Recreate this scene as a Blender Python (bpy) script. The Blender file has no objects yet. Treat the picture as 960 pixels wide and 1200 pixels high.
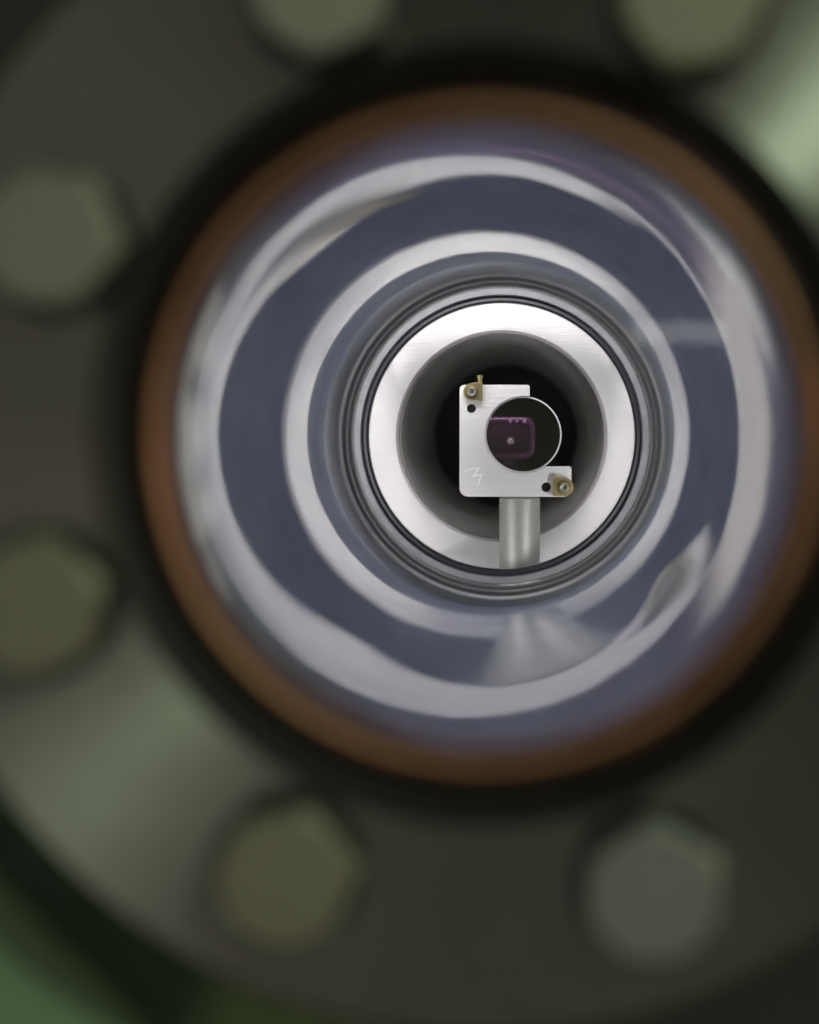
import bpy, bmesh, math, random
from mathutils import Vector, Matrix
random.seed(7)
S = bpy.context.scene
COL = S.collection
MM = 0.001
PI = math.pi
R_ = math.radians

# ------------------------------------------------------------------ camera
cam = bpy.data.cameras.new("camera")
cam.sensor_fit = 'HORIZONTAL'
cam.sensor_width = 36.0
cam.lens = 134.25
cam.clip_start = 0.01
cam.clip_end = 20.0
cam.dof.use_dof = True
cam.dof.focus_distance = 0.628
cam.dof.aperture_fstop = 19.5
camo = bpy.data.objects.new("camera", cam)
COL.objects.link(camo)
camo.location = (3.1 * MM, 0, -0.25 * MM)
yaw, pitch = math.atan(122 / 3580), math.atan(87 / 3580)
camo.rotation_euler = (PI / 2 - pitch, 0, yaw)
S.camera = camo

# ------------------------------------------------------------------ world, light, exposure
w = bpy.data.worlds.new("World")
S.world = w
w.use_nodes = True
bg = w.node_tree.nodes["Background"]
bg.inputs[0].default_value = (0.95, 1.0, 0.80, 1)
bg.inputs[1].default_value = 0.018
S.view_settings.view_transform = 'Standard'
S.view_settings.look = 'None'
S.view_settings.exposure = 0.0
S.view_settings.gamma = 1.0
S.cycles.max_bounces = 24
S.cycles.glossy_bounces = 16
S.cycles.transmission_bounces = 12
S.cycles.transparent_max_bounces = 12
S.cycles.sample_clamp_indirect = 6.0
S.cycles.caustics_reflective = True
S.cycles.caustics_refractive = True
S.cycles.blur_glossy = 0.0
S.cycles.use_denoising = True


def lamp(name, loc, target, size, size_y, watts, col):
    l = bpy.data.lights.new(name, 'AREA')
    l.shape = 'RECTANGLE'
    l.size = size
    l.size_y = size_y
    l.energy = watts
    l.color = col
    o = bpy.data.objects.new(name, l)
    COL.objects.link(o)
    o.location = Vector(loc)
    d = Vector(target) - Vector(loc)
    o.rotation_euler = d.to_track_quat('-Z', 'Y').to_euler()
    return o


# the lab's light reaching the flange, and the lit side windows of the chamber
lamp("room_lamp", (0.33, -0.55, 0.31), (0, 0.3, 0), 0.06, 0.06, 1.3, (0.78, 1.0, 0.77))
lamp("side_lamp", (0.75, -0.12, 0.10), (0, 0.3, 0), 0.10, 0.10, 0.6, (1.0, 0.80, 0.56))
lamp("chamber_lamp", (-0.008, 0.552, 0.076), (0.0, 0.635, 0.0), 0.08, 0.025, 0.19, (1.0, 0.975, 0.97))
lamp("chamber_lamp", (-0.072, 0.552, -0.020), (0.0, 0.635, -0.005), 0.025, 0.06, 0.094, (1.0, 0.97, 0.97))
lamp("chamber_lamp", (0.066, 0.552, -0.036), (0.0, 0.635, -0.005), 0.025, 0.05, 0.075, (1.0, 0.97, 0.97))
# the bright lab wall to the left behind the photographer
lamp("band_light", (-0.17, -0.5, 0.02), (0.0, 0.3, 0.0), 0.17, 0.42, 0.20, (1.0, 0.98, 0.90))
lamp("band_light", (-0.05, -0.5, -0.21), (0.0, 0.3, 0.0), 0.34, 0.15, 0.125, (1.0, 0.98, 0.90))  # added below the camera so the tube's upper band mirrors white
# a small lit strip light behind the photographer, mirrored faintly in the window
lamp("strip_light", (0.063, -0.5, 0.038), (0.0196, 0.3057, 0.0105), 0.034, 0.008, 0.006, (1.0, 0.98, 0.92))


# ------------------------------------------------------------------ helpers
def nd(nt, t, **kw):
    n = nt.nodes.new(t)
    for k, v in kw.items():
        if k.startswith('_'):
            setattr(n, k[1:], v)
        else:
            n.inputs[k.replace('__', ' ')].default_value = v
    return n


def mat_new(name):
    m = bpy.data.materials.new(name)
    m.use_nodes = True
    nt = m.node_tree
    return m, nt, nt.nodes["Principled BSDF"]


def metal(name, col, rough, metallic=1.0, noise=0.0, nscale=300.0, bump=0.0, bscale=800.0, var=0.12, aniso=0.0, stretch=(1, 1, 1)):
    m, nt, p = mat_new(name)
    L = nt.links
    p.inputs['Metallic'].default_value = metallic
    tc = nd(nt, 'ShaderNodeTexCoord')
    mp = nd(nt, 'ShaderNodeMapping')
    mp.inputs['Scale'].default_value = stretch
    L.new(tc.outputs['Object'], mp.inputs['Vector'])
    n1 = nd(nt, 'ShaderNodeTexNoise', Scale=nscale, Detail=5.0, Roughness=0.6)
    L.new(mp.outputs[0], n1.inputs['Vector'])
    cr = nd(nt, 'ShaderNodeMapRange')
    cr.inputs['To Min'].default_value = 1 - var
    cr.inputs['To Max'].default_value = 1 + var
    L.new(n1.outputs['Fac'], cr.inputs['Value'])
    vm = nd(nt, 'ShaderNodeVectorMath', _operation='SCALE')
    vm.inputs[0].default_value = col[:3]
    L.new(cr.outputs[0], vm.inputs['Scale'])
    L.new(vm.outputs[0], p.inputs['Base Color'])
    rr = nd(nt, 'ShaderNodeMapRange')
    rr.inputs['To Min'].default_value = max(0.0, rough - noise)
    rr.inputs['To Max'].default_value = rough + noise
    L.new(n1.outputs['Fac'], rr.inputs['Value'])
    L.new(rr.outputs[0], p.inputs['Roughness'])
    if bump:
        n2 = nd(nt, 'ShaderNodeTexNoise', Scale=bscale, Detail=4.0)
        L.new(mp.outputs[0], n2.inputs['Vector'])
        b = nd(nt, 'ShaderNodeBump', Strength=bump, Distance=0.0002)
        L.new(n2.outputs['Fac'], b.inputs['Height'])
        L.new(b.outputs[0], p.inputs['Normal'])
    if aniso:
        p.inputs['Anisotropic'].default_value = aniso
        p.inputs['Anisotropic Rotation'].default_value = 0.25
        tg = nd(nt, 'ShaderNodeTangent', _direction_type='RADIAL', _axis='Y')
        L.new(tg.outputs[0], p.inputs['Tangent'])
    return m


def finish(o, m, parent, smooth=40):
    me = o.data
    if m:
        me.materials.append(m)
    me.polygons.foreach_set('use_smooth', [True] * len(me.polygons))
    me.set_sharp_from_angle(angle=R_(smooth))
    COL.objects.link(o)
    if parent:
        o.parent = parent
    return o


def obj(name, bm, m=None, parent=None, smooth=40):
    bmesh.ops.recalc_face_normals(bm, faces=bm.faces)
    me = bpy.data.meshes.new(name)
    bm.to_mesh(me)
    bm.free()
    return finish(bpy.data.objects.new(name, me), m, parent, smooth)


def tag(o, label, cat, group=None, kind=None):
    o['label'] = label
    o['category'] = cat
    if group:
        o['group'] = group
    if kind:
        o['kind'] = kind
    return o


def thing(name, loc, label, cat, group=None, kind=None):
    o = bpy.data.objects.new(name, None)
    o.empty_display_size = 0.01
    COL.objects.link(o)
    o.location = loc
    return tag(o, label, cat, group, kind)


def lathe(prof, n=160, c=(0, 0, 0), axis='Y', closed=True, bm=None):
    """prof: (radius, along axis) in mm; a closed profile turned round the axis."""
    bm = bm or bmesh.new()
    rings = []
    for r, a in prof:
        ring = []
        if r < 1e-6:
            p = {'Y': (0, a, 0), 'Z': (0, 0, a), 'X': (a, 0, 0)}[axis]
            ring = [bm.verts.new(Vector(p) * MM + Vector(c) * MM)] * n
        else:
            for i in range(n):
                t = 2 * PI * i / n
                p = {'Y': (r * math.cos(t), a, r * math.sin(t)), 'Z': (r * math.cos(t), r * math.sin(t), a), 'X': (a, r * math.cos(t), r * math.sin(t))}[axis]
                ring.append(bm.verts.new(Vector(p) * MM + Vector(c) * MM))
        rings.append(ring)
    k = len(rings)
    for j in range(k if closed else k - 1):
        A, B = rings[j], rings[(j + 1) % k]
        for i in range(n):
            q = [A[i], A[(i + 1) % n], B[(i + 1) % n], B[i]]
            u = []
            for v in q:
                if v not in u:
                    u.append(v)
            if len(u) > 2:
                try:
                    bm.faces.new(u)
                except ValueError:
                    pass
    return bm


def plate(loops, y0, y1, bm=None):
    """an outline (first loop) with holes, in the x-z plane in mm, made solid from y0 to y1."""
    bm = bm or bmesh.new()
    es = []
    for lp in loops:
        vs = [bm.verts.new((x * MM, y0 * MM, z * MM)) for x, z in lp]
        es += [bm.edges.new((vs[i], vs[(i + 1) % len(vs)])) for i in range(len(vs))]
    g = bmesh.ops.triangle_fill(bm, edges=es, use_beauty=True, use_dissolve=False)
    fs = [f for f in g['geom'] if isinstance(f, bmesh.types.BMFace)]
    e = bmesh.ops.extrude_face_region(bm, geom=fs)
    vs = [v for v in e['geom'] if isinstance(v, bmesh.types.BMVert)]
    bmesh.ops.translate(bm, verts=vs, vec=(0, (y1 - y0) * MM, 0))
    return bm


def arc(cx, cz, r, a0, a1, n):
    return [(cx + r * math.cos(R_(a0 + (a1 - a0) * i / n)), cz + r * math.sin(R_(a0 + (a1 - a0) * i / n))) for i in range(n + 1)]


def circ(cx, cz, r, n=28):
    return arc(cx, cz, r, 0, 360, n)[:-1]


def bevel(o, wd, seg=2):
    b = o.modifiers.new("bevel", 'BEVEL')
    b.width = wd * MM
    b.segments = seg
    b.limit_method = 'ANGLE'
    b.angle_limit = R_(40)
    return o


# ------------------------------------------------------------------ materials
M_flange = metal("turned_steel", (0.175, 0.17, 0.14), 0.29, 0.9, 0.03, 140, 0.04, 900, 0.2, 0.98)
M_bolt = metal("bolt_steel", (0.31, 0.31, 0.24), 0.47, 0.75, 0.08, 500, 0.3, 900, 0.2)
M_black = metal("recess_shade", (0.012, 0.014, 0.012), 0.5, 0.0, 0.08, 300, 0.2, 900, 0.2)  # near-black colour stands in for shade in the recess round the window
M_copper = metal("copper_braze", (0.47, 0.235, 0.135), 0.42, 0.85, 0.1, 120, 0.3, 500, 0.3)
M_ring = metal("machined_rings", (0.60, 0.60, 0.60), 0.3, 0.75, 0.06, 300, 0.1, 900, 0.15)
M_dim = metal("dull_ring_steel", (0.26, 0.265, 0.28), 0.4, 0.7, 0.05, 300, 0.1, 900, 0.2)
M_groove = metal("dark_gap", (0.016, 0.018, 0.024), 0.5, 0.3)
M_white = metal("brushed_aluminium_face", (0.585, 0.575, 0.575), 0.5, 0.35, 0.1, 2600, 0.35, 2600, 0.09, stretch=(0.05, 1, 1))
M_plate = metal("clear_anodised_aluminium", (0.70, 0.685, 0.685), 0.5, 0.3, 0.1, 2600, 0.4, 2600, 0.10, stretch=(0.06, 1, 1))
M_post = metal("post_steel", (0.30, 0.30, 0.275), 0.52, 0.5, 0.08, 200, 0.1, 900, 0.1, stretch=(1, 1, 8))
M_brass = metal("worn_brass", (0.46, 0.40, 0.20), 0.34, 0.9, 0.1, 700, 0.2, 1500, 0.25)
M_olive_brass = metal("dull_brass", (0.26, 0.22, 0.11), 0.4, 0.9, 0.1, 700, 0.2, 1500, 0.25)
M_screw = metal("screw_steel", (0.75, 0.74, 0.70), 0.25, 1.0)
M_dark = metal("dark_hole", (0.02, 0.02, 0.02), 0.6, 0.0)
M_bore = metal("dull_bore_steel", (0.64, 0.64, 0.62), 0.36, 0.65, 0.08, 200, 0.15, 700, 0.15)
M_shell = metal("chamber_steel", (0.45, 0.46, 0.46), 0.4, 0.7, 0.05)
M_outer = metal("outer_chamber_steel", (0.13, 0.13, 0.105), 0.5, 0.6, 0.06, 20, 0.1, 300, 0.25, 0.96)
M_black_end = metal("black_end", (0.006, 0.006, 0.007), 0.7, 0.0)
M_green = metal("green_paint", (0.34, 0.52, 0.26), 0.5, 0.0, 0.1, 60, 0.2, 300, 0.3)
M_scribe = metal("scribed_metal", (0.92, 0.92, 0.91), 0.8, 0.0)
M_purple = metal("purple_stand_in", (0.25, 0.14, 0.24), 0.22, 0.6, 0.06, 300, 0.2, 500, 0.3)
M_violet = metal("dark_violet_face", (0.06, 0.035, 0.06), 0.3, 0.3, 0.05, 400, 0.3, 500, 0.4)
M_pink = metal("pink_glint", (0.9, 0.62, 0.86), 0.3, 0.5)
M_pale = metal("pale_dot", (0.97, 0.95, 0.86), 0.25, 0.9)


def polished():
    m, nt, p = mat_new("polished_tube")
    L = nt.links
    tc = nd(nt, 'ShaderNodeTexCoord')
    mp = nd(nt, 'ShaderNodeMapping')
    mp.inputs['Scale'].default_value = (1, 0.10, 1)
    L.new(tc.outputs['Object'], mp.inputs['Vector'])
    n1 = nd(nt, 'ShaderNodeTexNoise', Scale=105.0, Detail=2.5, Roughness=0.5)
    L.new(mp.outputs[0], n1.inputs['Vector'])
    mp2 = nd(nt, 'ShaderNodeMapping')
    mp2.inputs['Scale'].default_value = (1, 0.03, 1)
    L.new(tc.outputs['Object'], mp2.inputs['Vector'])
    n2 = nd(nt, 'ShaderNodeTexNoise', Scale=420.0, Detail=4.0, Roughness=0.65)
    L.new(mp2.outputs[0], n2.inputs['Vector'])
    b0 = nd(nt, 'ShaderNodeBump', Strength=0.5, Distance=0.00013)
    L.new(n1.outputs['Fac'], b0.inputs['Height'])
    b = nd(nt, 'ShaderNodeBump', Strength=0.35, Distance=0.00002)
    L.new(n2.outputs['Fac'], b.inputs['Height'])
    L.new(b0.outputs[0], b.inputs['Normal'])
    mp3 = nd(nt, 'ShaderNodeMapping')
    mp3.inputs['Scale'].default_value = (0.12, 1, 0.12)
    L.new(tc.outputs['Object'], mp3.inputs['Vector'])
    n4 = nd(nt, 'ShaderNodeTexNoise', Scale=260.0, Detail=3.0, Roughness=0.6)
    L.new(mp3.outputs[0], n4.inputs['Vector'])
    b1 = nd(nt, 'ShaderNodeBump', Strength=0.2, Distance=0.00001)
    L.new(n4.outputs['Fac'], b1.inputs['Height'])
    L.new(b.outputs[0], b1.inputs['Normal'])
    b = b1
    # smudges and polishing haze; its blue colour stands in for cool reflected light
    n3 = nd(nt, 'ShaderNodeTexNoise', Scale=90.0, Detail=6.0, Roughness=0.7)
    L.new(tc.outputs['Object'], n3.inputs['Vector'])
    hz = nd(nt, 'ShaderNodeMapRange')
    hz.inputs['From Min'].default_value = 0.3
    hz.inputs['From Max'].default_value = 0.72
    hz.inputs['To Min'].default_value = 0.32
    hz.inputs['To Max'].default_value = 0.54
    L.new(n3.outputs['Fac'], hz.inputs['Value'])
    p.inputs['Base Color'].default_value = (0.85, 0.83, 0.80, 1)
    p.inputs['Metallic'].default_value = 1.0
    p.inputs['Roughness'].default_value = 0.02
    L.new(b.outputs[0], p.inputs['Normal'])
    d = nd(nt, 'ShaderNodeBsdfPrincipled')
    d.inputs['Base Color'].default_value = (0.56, 0.68, 1.0, 1)
    d.inputs['Metallic'].default_value = 0.6
    d.inputs['Roughness'].default_value = 0.38
    mx = nd(nt, 'ShaderNodeMixShader')
    mx.inputs[0].default_value = 0.36
    L.new(hz.outputs[0], mx.inputs[0])
    L.new(p.outputs[0], mx.inputs[1])
    L.new(d.outputs[0], mx.inputs[2])
    L.new(mx.outputs[0], nt.nodes['Material Output'].inputs['Surface'])
    return m


M_tube = polished()


def glassmat(name, tint, ior, gloss=0.0, gcol=(1, 1, 1)):
    m = bpy.data.materials.new(name)
    m.use_nodes = True
    nt = m.node_tree
    nt.nodes.remove(nt.nodes["Principled BSDF"])
    g = nd(nt, 'ShaderNodeBsdfTransparent')
    g.inputs['Color'].default_value = (*tint, 1)
    out = nt.nodes['Material Output']
    if gloss:
        gl = nd(nt, 'ShaderNodeBsdfGlossy')
        gl.inputs['Color'].default_value = (*gcol, 1)
        gl.inputs['Roughness'].default_value = 0.01
        mx = nd(nt, 'ShaderNodeMixShader')
        mx.inputs[0].default_value = gloss
        nt.links.new(g.outputs[0], mx.inputs[1])
        nt.links.new(gl.outputs[0], mx.inputs[2])
        nt.links.new(mx.outputs[0], out.inputs['Surface'])
    else:
        nt.links.new(g.outputs[0], out.inputs['Surface'])
    return m


def clear_window():
    m = bpy.data.materials.new("window_glass")
    m.use_nodes = True
    nt = m.node_tree
    nt.nodes.remove(nt.nodes["Principled BSDF"])
    t = nd(nt, 'ShaderNodeBsdfTransparent')
    t.inputs['Color'].default_value = (0.985, 0.985, 0.985, 1)
    g = nd(nt, 'ShaderNodeBsdfGlossy')
    g.inputs['Roughness'].default_value = 0.0
    f = nd(nt, 'ShaderNodeFresnel', IOR=1.2)
    mx = nd(nt, 'ShaderNodeMixShader')
    nt.links.new(f.outputs[0], mx.inputs[0])
    nt.links.new(t.outputs[0], mx.inputs[1])
    nt.links.new(g.outputs[0], mx.inputs[2])
    nt.links.new(mx.outputs[0], nt.nodes['Material Output'].inputs['Surface'])
    return m


M_glass = clear_window()
M_optic = glassmat("coated_optic", (1.0, 0.93, 1.0), 1.45, 0.55, (0.90, 0.88, 0.86))

# ------------------------------------------------------------------ vacuum chamber (behind)
ch = thing("vacuum_chamber", (0, 0.555, -0.095), "steel vacuum chamber wall far behind the blurred flange, holding the polished tube", "vacuum chamber")


def inch(bm):
    bmesh.ops.translate(bm, verts=bm.verts, vec=(0, -0.555, 0.095))
    return bm


obj("front_plate", inch(lathe([(36.6, 538), (260, 538), (260, 544), (36.6, 544)])), M_outer, ch)
obj("shell", inch(lathe([(95, 544.1), (101, 544.1), (101, 660), (95, 660)])), M_shell, ch)
obj("rear_plate", inch(lathe([(36, 648), (94.9, 648), (94.9, 654), (36, 654)])), M_shell, ch)

# far port: the bright ring and its dark bore
fp = thing("port_flange", (0, 0.640, 0), "bright white machined ring with a dark round bore, behind the mirror mount", "port")


def infp(bm):
    bmesh.ops.translate(bm, verts=bm.verts, vec=(0, -0.640, 0))
    return bm


FC = (0.6, 0, 0.1)
obj("ring_face", infp(lathe([(21.6, 640.8), (22.2, 640), (27.6, 640), (27.8, 640.2), (27.8, 647.9), (21.6, 647.9)], 192, FC)), M_white, fp)
obj("dark_step", infp(lathe([(27.9, 642.5), (34.5, 642.5), (34.5, 647.9), (27.9, 647.9)], 160, FC)), M_groove, fp)
obj("outer_ring", infp(lathe([(27.3, 623.4), (27.6, 623), (28.5, 623.3), (28.5, 626), (27.3, 626)], 192, FC)), M_groove, fp)
obj("outer_ring", infp(lathe([(28.52, 622.6), (28.8, 622.2), (29.9, 622.2), (30.2, 622.6), (30.2, 626), (28.52, 626)], 192, FC)), M_dim, fp)
for a in (38, 145, 240):
    obj("standoff", infp(lathe([(0, 626.05), (0.7, 626.05), (0.7, 642.4), (0, 642.4)], 20, (29.3 * math.cos(R_(a)) + 0.6, 0, 29.3 * math.sin(R_(a)) + 0.1))), M_groove, fp)
obj("bore", infp(lathe([(21.5, 641.2), (23.5, 648.1), (23.5, 760), (17.6, 760)], 192, (1.0, 0, 0.1))), M_bore, fp)
obj("end_cap", infp(lathe([(0, 760.1), (23.5, 760.1), (23.5, 764), (0, 764)], 96, (1.0, 0, 0.1))), M_black_end, fp)

# ------------------------------------------------------------------ polished tube with its machined rings
tb = thing("polished_tube", (0, 0.322, 0), "mirror-polished round steel tube behind the window, curved reflections on its wall", "tube")


def intb(bm):
    bmesh.ops.translate(bm, verts=bm.verts, vec=(0, -0.322, 0))
    return bm


tw = obj("tube_wall", intb(lathe([(32.1, 310.6), (34.8, 310.6), (34.8, 569.5), (32.1, 569.5)], 256)), M_tube, tb)
tw.location = (3.2 * MM, 0, 0.1 * MM)
tw.rotation_euler = (0.0004, 0, 0.0131)
obj("tube_flange", intb(lathe([(38.6, 323), (59.3, 323), (59.3, 342), (38.6, 342)], 160)), M_flange, tb)
LC = (0.8, 0, 0)
obj("lip_ring", intb(lathe([(30.5, 570.2), (30.2, 570.6), (30.2, 578), (36.4, 578), (36.4, 570.2)], 192, LC)), M_ring, tb)
obj("gap_ring", intb(lathe([(31.0, 578.1), (36.4, 578.1), (36.4, 581.9), (31.0, 581.9)], 160, LC)), M_groove, tb)
obj("lip_ring", intb(lathe([(29.9, 582), (29.6, 582.3), (29.6, 588), (36.3, 588), (36.3, 582)], 192, LC)), M_ring, tb)
obj("gap_ring", intb(lathe([(30.2, 588.1), (36.2, 588.1), (36.2, 590.4), (30.2, 590.4)], 160, LC)), M_groove, tb)
obj("lip_ring", intb(lathe([(29.4, 590.5), (29.0, 590.9), (29.0, 596), (36.1, 596), (36.1, 590.5)], 192, LC)), M_ring, tb)

# ------------------------------------------------------------------ window flange in front
vf = thing("window_flange", (0, 0.300, 0), "dark blurred round steel flange framing the glass window, ringed with bolts", "flange")
BR, BA = 46.5, 65.2


def infl(bm):
    bmesh.ops.translate(bm, verts=bm.verts, vec=(0, -0.300, 0))
    return bm


bmf = lathe([(38.6, 300), (58.9, 300), (59.5, 300.6), (59.5, 322.9), (38.6, 322.9)], 256)
obj("flange_body", infl(bmf), M_flange, vf)
obj("shaded_recess", infl(lathe([(35.0, 304.0), (35.4, 302.6), (38.5, 300.6), (38.5, 309.9), (35.0, 309.9)], 192)), M_black, vf)
GC = (0.5, 0, 0.3)
KC = (0.1, 0, -0.2)
prof = [(32.7 + 2.0 * math.cos(R_(a)), 305.0 - 4.6 * math.sin(R_(a))) for a in range(0, 181, 15)]
obj("copper_ring", infl(lathe([(34.7, 305.6)] + prof + [(30.7, 305.6)], 192, KC)), M_copper, vf)
obj("window_glass", infl(lathe([(0, 305.7), (33.7, 305.7), (33.7, 309.4), (0, 309.4)], 160, GC)), M_glass, vf)


# ------------------------------------------------------------------ bolts
def bolt_head():
    bm = bmesh.new()
    n, a, h = 48, 6.5, 7.6
    hexr = [a / math.cos(((2 * PI * i / n + PI / 6) % (PI / 3)) - PI / 6) for i in range(n)]
    loops = []
    for f in ((0, 0), (1, 0), (2, 0)):
        lp = []
        for i in range(n):
            t = 2 * PI * i / n
            if f[0] == 0:
                r, y = hexr[i], 0.0
            elif f[0] == 1:
                r = hexr[i]
                y = -(h - max(0.1, (r - 0.95 * a) * 0.40))
            else:
                r, y = 0.95 * a, -h
            lp.append(bm.verts.new((r * math.cos(t) * MM, y * MM, r * math.sin(t) * MM)))
        loops.append(lp)
    for A, B in zip(loops, loops[1:]):
        for i in range(n):
            bm.faces.new((A[i], A[(i + 1) % n], B[(i + 1) % n], B[i]))
    bm.faces.new(loops[-1])
    bm.faces.new(loops[0])
    return bm


blabels = [
    "blurred hex bolt at the top edge, nearest the upper right bright streak",
    "blurred hex bolt cut off by the top edge, above the window's upper left",
    "pale green blurred hex bolt beside the left side of the window, upper of two there",
    "dark olive blurred hex bolt at the left edge, just above the pale lower streak",
    "blurred hex bolt below the window, just right of the pale lower left streak",
    "grey blurred hex bolt at the lower right, in the darkest part of the flange",
    "hex bolt on the right side of the flange, lower of two hidden there",
    "hex bolt on the right side of the flange, upper of two hidden there"]
turn = [20, 5, 38, 8, 22, 0, 12, 30]
first = None
M_olive = metal("olive_bolt_steel", (0.30, 0.28, 0.20), 0.5, 0.75, 0.08, 500, 0.3, 900, 0.25)
M_grey = metal("grey_bolt_steel", (0.29, 0.29, 0.25), 0.45, 0.75, 0.08, 500, 0.3, 900, 0.25)
finishes = [M_olive, M_bolt, M_bolt, M_olive, M_olive, M_grey, M_grey, M_olive]
for i in range(8):
    a = R_(BA + 45 * i)
    loc = ((BR * math.cos(a) + 0.5) * MM, 0.300, (BR * math.sin(a) - 0.5) * MM)
    if first is None:
        b = thing("hex_bolt", loc, blabels[i], "bolt", "hex bolts round the window flange")
        hd = obj("head", bolt_head(), M_bolt, b, 9)
        hd.location = (0, -0.0014, 0)
        wsh = obj("washer", lathe([(4.3, -1.3), (7.3, -1.3), (7.6, -1.0), (7.6, -0.05), (4.3, -0.05)], 48), M_groove, b)  # near-black colour stands in for the shadow ring round the bolt head
        first = b
    else:
        b = first.copy()
        COL.objects.link(b)
        b.location = loc
        b['label'] = blabels[i]
        for c in first.children:
            d = c.copy()
            COL.objects.link(d)
            d.parent = b
    for c in b.children:
        if c.name.startswith("head"):
            c.material_slots[0].link = 'OBJECT'
            c.material_slots[0].material = finishes[i]
    b.rotation_euler = (0, R_(turn[i]), 0)

# ------------------------------------------------------------------ mirror mount
MY = 618.0
mm_ = thing("mirror_mount", (4.35 * MM, 0.6331, -94.8 * 1.0162 * MM), "pale L-shaped metal mirror mount with brass corner screws on a steel post", "mirror mount")


def inm(bm):
    bmesh.ops.translate(bm, verts=bm.verts, vec=(-4.3 * MM, -0.623, 94.8 * MM))
    bmesh.ops.scale(bm, verts=bm.verts, vec=(1.0162, 1.0162, 1.0162))
    return bm


OC, OR = (5.03, 0.39), 7.8
a0 = math.degrees(math.acos((6.31 - OC[0]) / OR))
a1 = 180 + 180 - math.degrees(math.asin((6.03 + OC[1]) / OR))
outline = (arc(-6.9, 9.5, 0.95, 180, 90, 5) + arc(5.85, 9.99, 0.46, 90, 0, 4) + arc(OC[0], OC[1], OR, a0, a1, 64)
           + arc(14.3, -6.5, 0.47, 90, 0, 4) + arc(13.3, -10.7, 1.47, 0, -90, 5) + arc(-6.2, -10.5, 1.66, 270, 180, 6))
holes = [circ(-5.46, 5.67, 0.92), circ(9.66, -10.26, 0.98)]
bevel(obj("front_plate", inm(plate([outline] + holes, MY, MY + 3.2)), M_plate, mm_, 30), 0.16)
back = (arc(-6.0, 9.0, 1.2, 180, 90, 4) + [(5.6, 10.2)] + arc(OC[0], OC[1], 8.1, 85, 305, 48) + [(14.0, -6.6), (14.0, -11.9), (-7.2, -11.9)])
obj("back_plate", inm(plate([back], MY + 5.0, MY + 9.5)), M_plate, mm_, 30)
for cx, cz, r in ((-5.46, 5.67, 0.91), (9.66, -10.26, 0.97)):
    obj("hole_bottom", inm(lathe([(0, MY + 1.6), (r, MY + 1.6), (r, MY + 2.6), (0, MY + 2.6)], 28, (cx, 0, cz))), M_dark, mm_)
# the optic and its bright rim
op = obj("mirror", inm(lathe([(0, MY + 0.9), (7.45, MY + 0.9), (7.45, MY + 4.6), (0, MY + 4.6)], 96, (OC[0], 0, OC[1]))), M_optic, mm_)
obj("mirror_rim", inm(lathe([(7.47, MY + 0.6), (7.74, MY + 0.6), (7.74, MY + 4.7), (7.47, MY + 4.7)], 96, (OC[0], 0, OC[1]))), M_plate, op)


def screw(bm, cx, cz, y):
    return lathe([(0.3, y - 0.1), (0.34, y - 1.0), (0.62, y - 1.05), (0.9, y - 0.75), (0.95, y + 0.1), (0.0, y + 0.1), (0, y - 0.1)], 32, (cx, 0, cz), closed=False, bm=bm)


# upper left adjuster
br = plate([arc(-5.39, 9.07, 1.7, 90, 270, 16) + [(-4.0, 7.3), (-3.25, 7.2), (-3.25, 11.0), (-4.2, 11.0)]], MY - 1.5, MY - 0.02)
b1 = obj("corner_clamp", inm(br), M_brass, mm_, 30)
bevel(b1, 0.15)
obj("washer", inm(lathe([(1.0, MY - 1.75), (1.35, MY - 1.7), (1.4, MY - 1.5), (1.0, MY - 1.5)], 32, (-5.39, 0, 9.07))), M_olive_brass, b1)
b = bmesh.new()
obj("screw", inm(screw(b, -5.39, 9.07, MY - 1.5)), M_screw, b1)
obj("pin", inm(lathe([(0, 10.6), (0.42, 10.6), (0.42, 11.8), (0.58, 11.8), (0.58, 12.4), (0, 12.4)], 24, (-3.7, MY - 0.8, 0), 'Z')), M_brass, b1)
# lower right adjuster
br = plate([arc(13.2, -10.15, 1.95, 80, -80, 20) + [(13.0, -12.0), (11.0, -12.0), (11.0, -8.5), (11.6, -8.2)]], MY - 1.5, MY - 0.02)
b2 = obj("corner_clamp", inm(br), M_brass, mm_, 30)
bevel(b2, 0.15)
obj("washer", inm(lathe([(1.0, MY - 1.75), (1.5, MY - 1.7), (1.55, MY - 1.5), (1.0, MY - 1.5)], 32, (13.25, 0, -10.26))), M_olive_brass, b2)
b = bmesh.new()
obj("screw", inm(screw(b, 13.25, -10.26, MY - 1.5)), M_screw, b2)
obj("pin", inm(lathe([(0, -8.5), (0.4, -8.5), (0.4, -7.6), (0, -7.6)], 20, (11.7, MY - 0.8, 0), 'Z')), M_brass, b2)

# a mark scratched into the plate
pts = [(-6.77, -7.06), (-5.55, -6.57), (-3.87, -6.33), (-5.09, -8.07), (-3.41, -7.67), (-4.18, -9.90)]
b = bmesh.new()
for (x0, z0), (x1, z1) in zip(pts, pts[1:]):
    d = Vector((x1 - x0, z1 - z0)).normalized()
    n = Vector((-d.y, d.x)) * (0.11 + 0.09 * random.random())
    e = d * 0.08
    y = MY - 0.03
    q = [(x0 - e.x + n.x, z0 - e.y + n.y), (x1 + e.x + n.x, z1 + e.y + n.y), (x1 + e.x - n.x, z1 + e.y - n.y), (x0 - e.x - n.x, z0 - e.y - n.y)]
    lo = [b.verts.new((u * MM, y * MM, v * MM)) for u, v in q]
    hi = [b.verts.new((u * MM, (MY + 0.05) * MM, v * MM)) for u, v in q]
    b.faces.new(lo)
    b.faces.new(hi[::-1])
    for i in range(4):
        b.faces.new((lo[i], lo[(i + 1) % 4], hi[(i + 1) % 4], hi[i]))
obj("scratched_mark", inm(b), M_scribe, mm_, 20)

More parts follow.
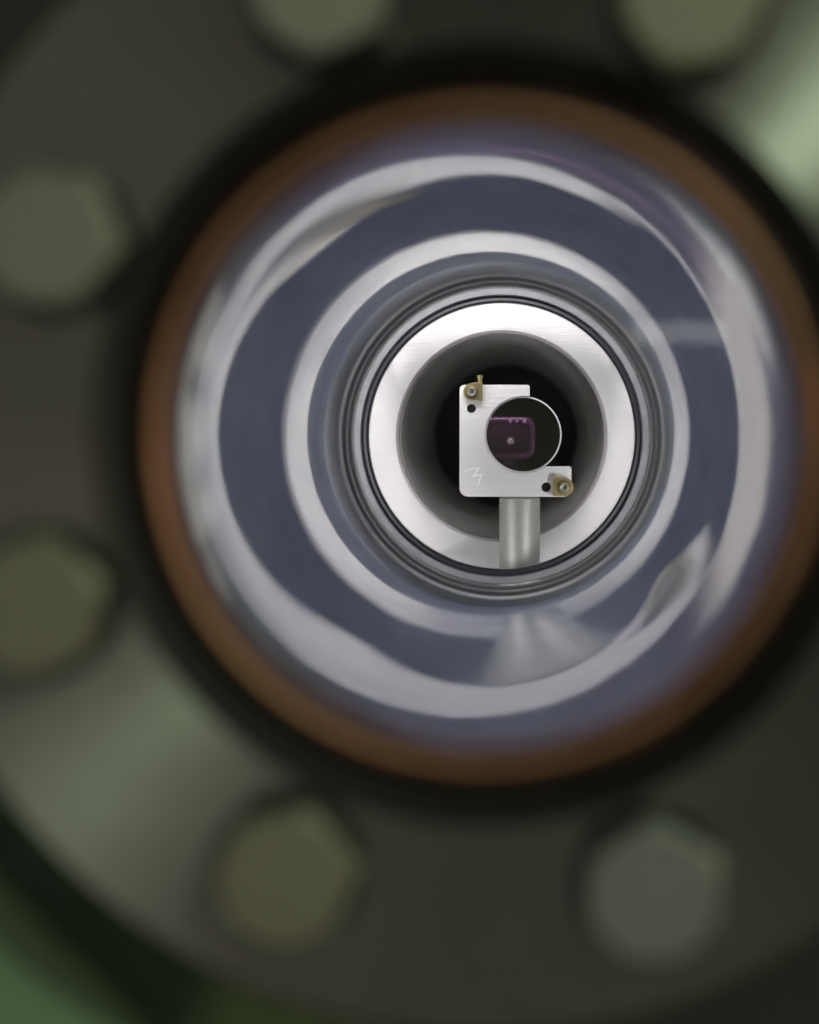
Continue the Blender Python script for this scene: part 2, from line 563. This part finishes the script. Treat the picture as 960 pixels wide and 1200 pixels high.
obj("post", inm(lathe([(0, -12.3), (3.8, -12.3), (4.15, -12.7), (4.15, -92), (0, -92)], 64, (4.31, 623.2, 0), 'Z')), M_post, mm_)
obj("post_base", inm(lathe([(0, -92), (10, -92), (10, -94.8), (0, -94.8)], 48, (4.31, 623.2, 0), 'Z')), M_post, mm_)

# ------------------------------------------------------------------ purple block added in place of the camera's reflection in the mirror
po = thing("reflection_block", (2.4 * MM, 0.654, -21.3 * MM), "small purple rounded block with a pale knob, in place of the camera reflected in the round mirror", "reflection stand-in")


def inp(bm):
    bmesh.ops.translate(bm, verts=bm.verts, vec=(-2.4 * MM, -0.693, 21.3 * MM))
    for v in bm.verts:
        if v.co.z > 0.001:
            v.co.x *= 0.945
            v.co.y *= 0.945
            v.co.z = 0.0213 + (v.co.z - 0.0213) * 0.945
    return bm


rr = arc(5.5, 2.0, 2.5, 0, 90, 8) + arc(-1.3, 2.0, 2.5, 90, 180, 8) + arc(-1.3, -2.6, 2.5, 180, 270, 8) + arc(5.5, -2.6, 2.5, 270, 360, 8)
ri = [(2.1 + (x - 2.1) * 0.80, -0.3 + (z + 0.3) * 0.74) for x, z in rr]
fr = obj("frame", inp(plate([rr, ri], 689.2, 696)), M_purple, po, 30)
bevel(fr, 0.45, 3)
obj("face", inp(plate([ri], 690.2, 695.5)), M_violet, po, 30)
pk = [(1.1 * math.cos(R_(a)), 689.6 - 1.1 * math.sin(R_(a))) for a in range(0, 91, 15)]
obj("dot", inp(lathe([(0, 690.2), (1.1, 690.2)] + pk[:-1] + [(0, 688.5)], 32, (2.5, 0, -1.0), closed=False)), M_pale, po)  # pale dome stands in for the bright spot of that reflection
for sx, sr in ((2.4, 0.42), (3.9, 0.34), (5.6, 0.46)):  # pale beads standing in for glints along the block's top edge
    sp = [(sr * math.cos(R_(a)), 689.3 - sr * 0.8 * math.sin(R_(a))) for a in range(0, 90, 18)]
    obj("glint_bead", inp(lathe([(0, 689.6), (sr, 689.6)] + sp + [(0, 689.3 - sr * 0.8)], 20, (sx, 0, 3.45), closed=False)), M_pink, po)
obj("stem", inp(lathe([(0, -5.0), (1.6, -5.0), (1.6, -21.3), (0, -21.3)], 32, (2.4, 693, 0), 'Z')), M_dark, po)

# ------------------------------------------------------------------ green block standing off the chamber wall
sb = thing("support_block", (-69.5 * MM, 0.5375, -66.5 * MM), "blurred green painted block behind the flange in the lower left corner", "block")
b = bmesh.new()
bmesh.ops.create_cube(b, size=1, matrix=Matrix.Translation((0, -0.10375, 0)) @ Matrix.Rotation(R_(45), 4, 'Y') @ Matrix.Diagonal((0.11, 0.2075, 0.05, 1)))
bevel(obj("block_body", b, M_green, sb, 30), 3, 3)
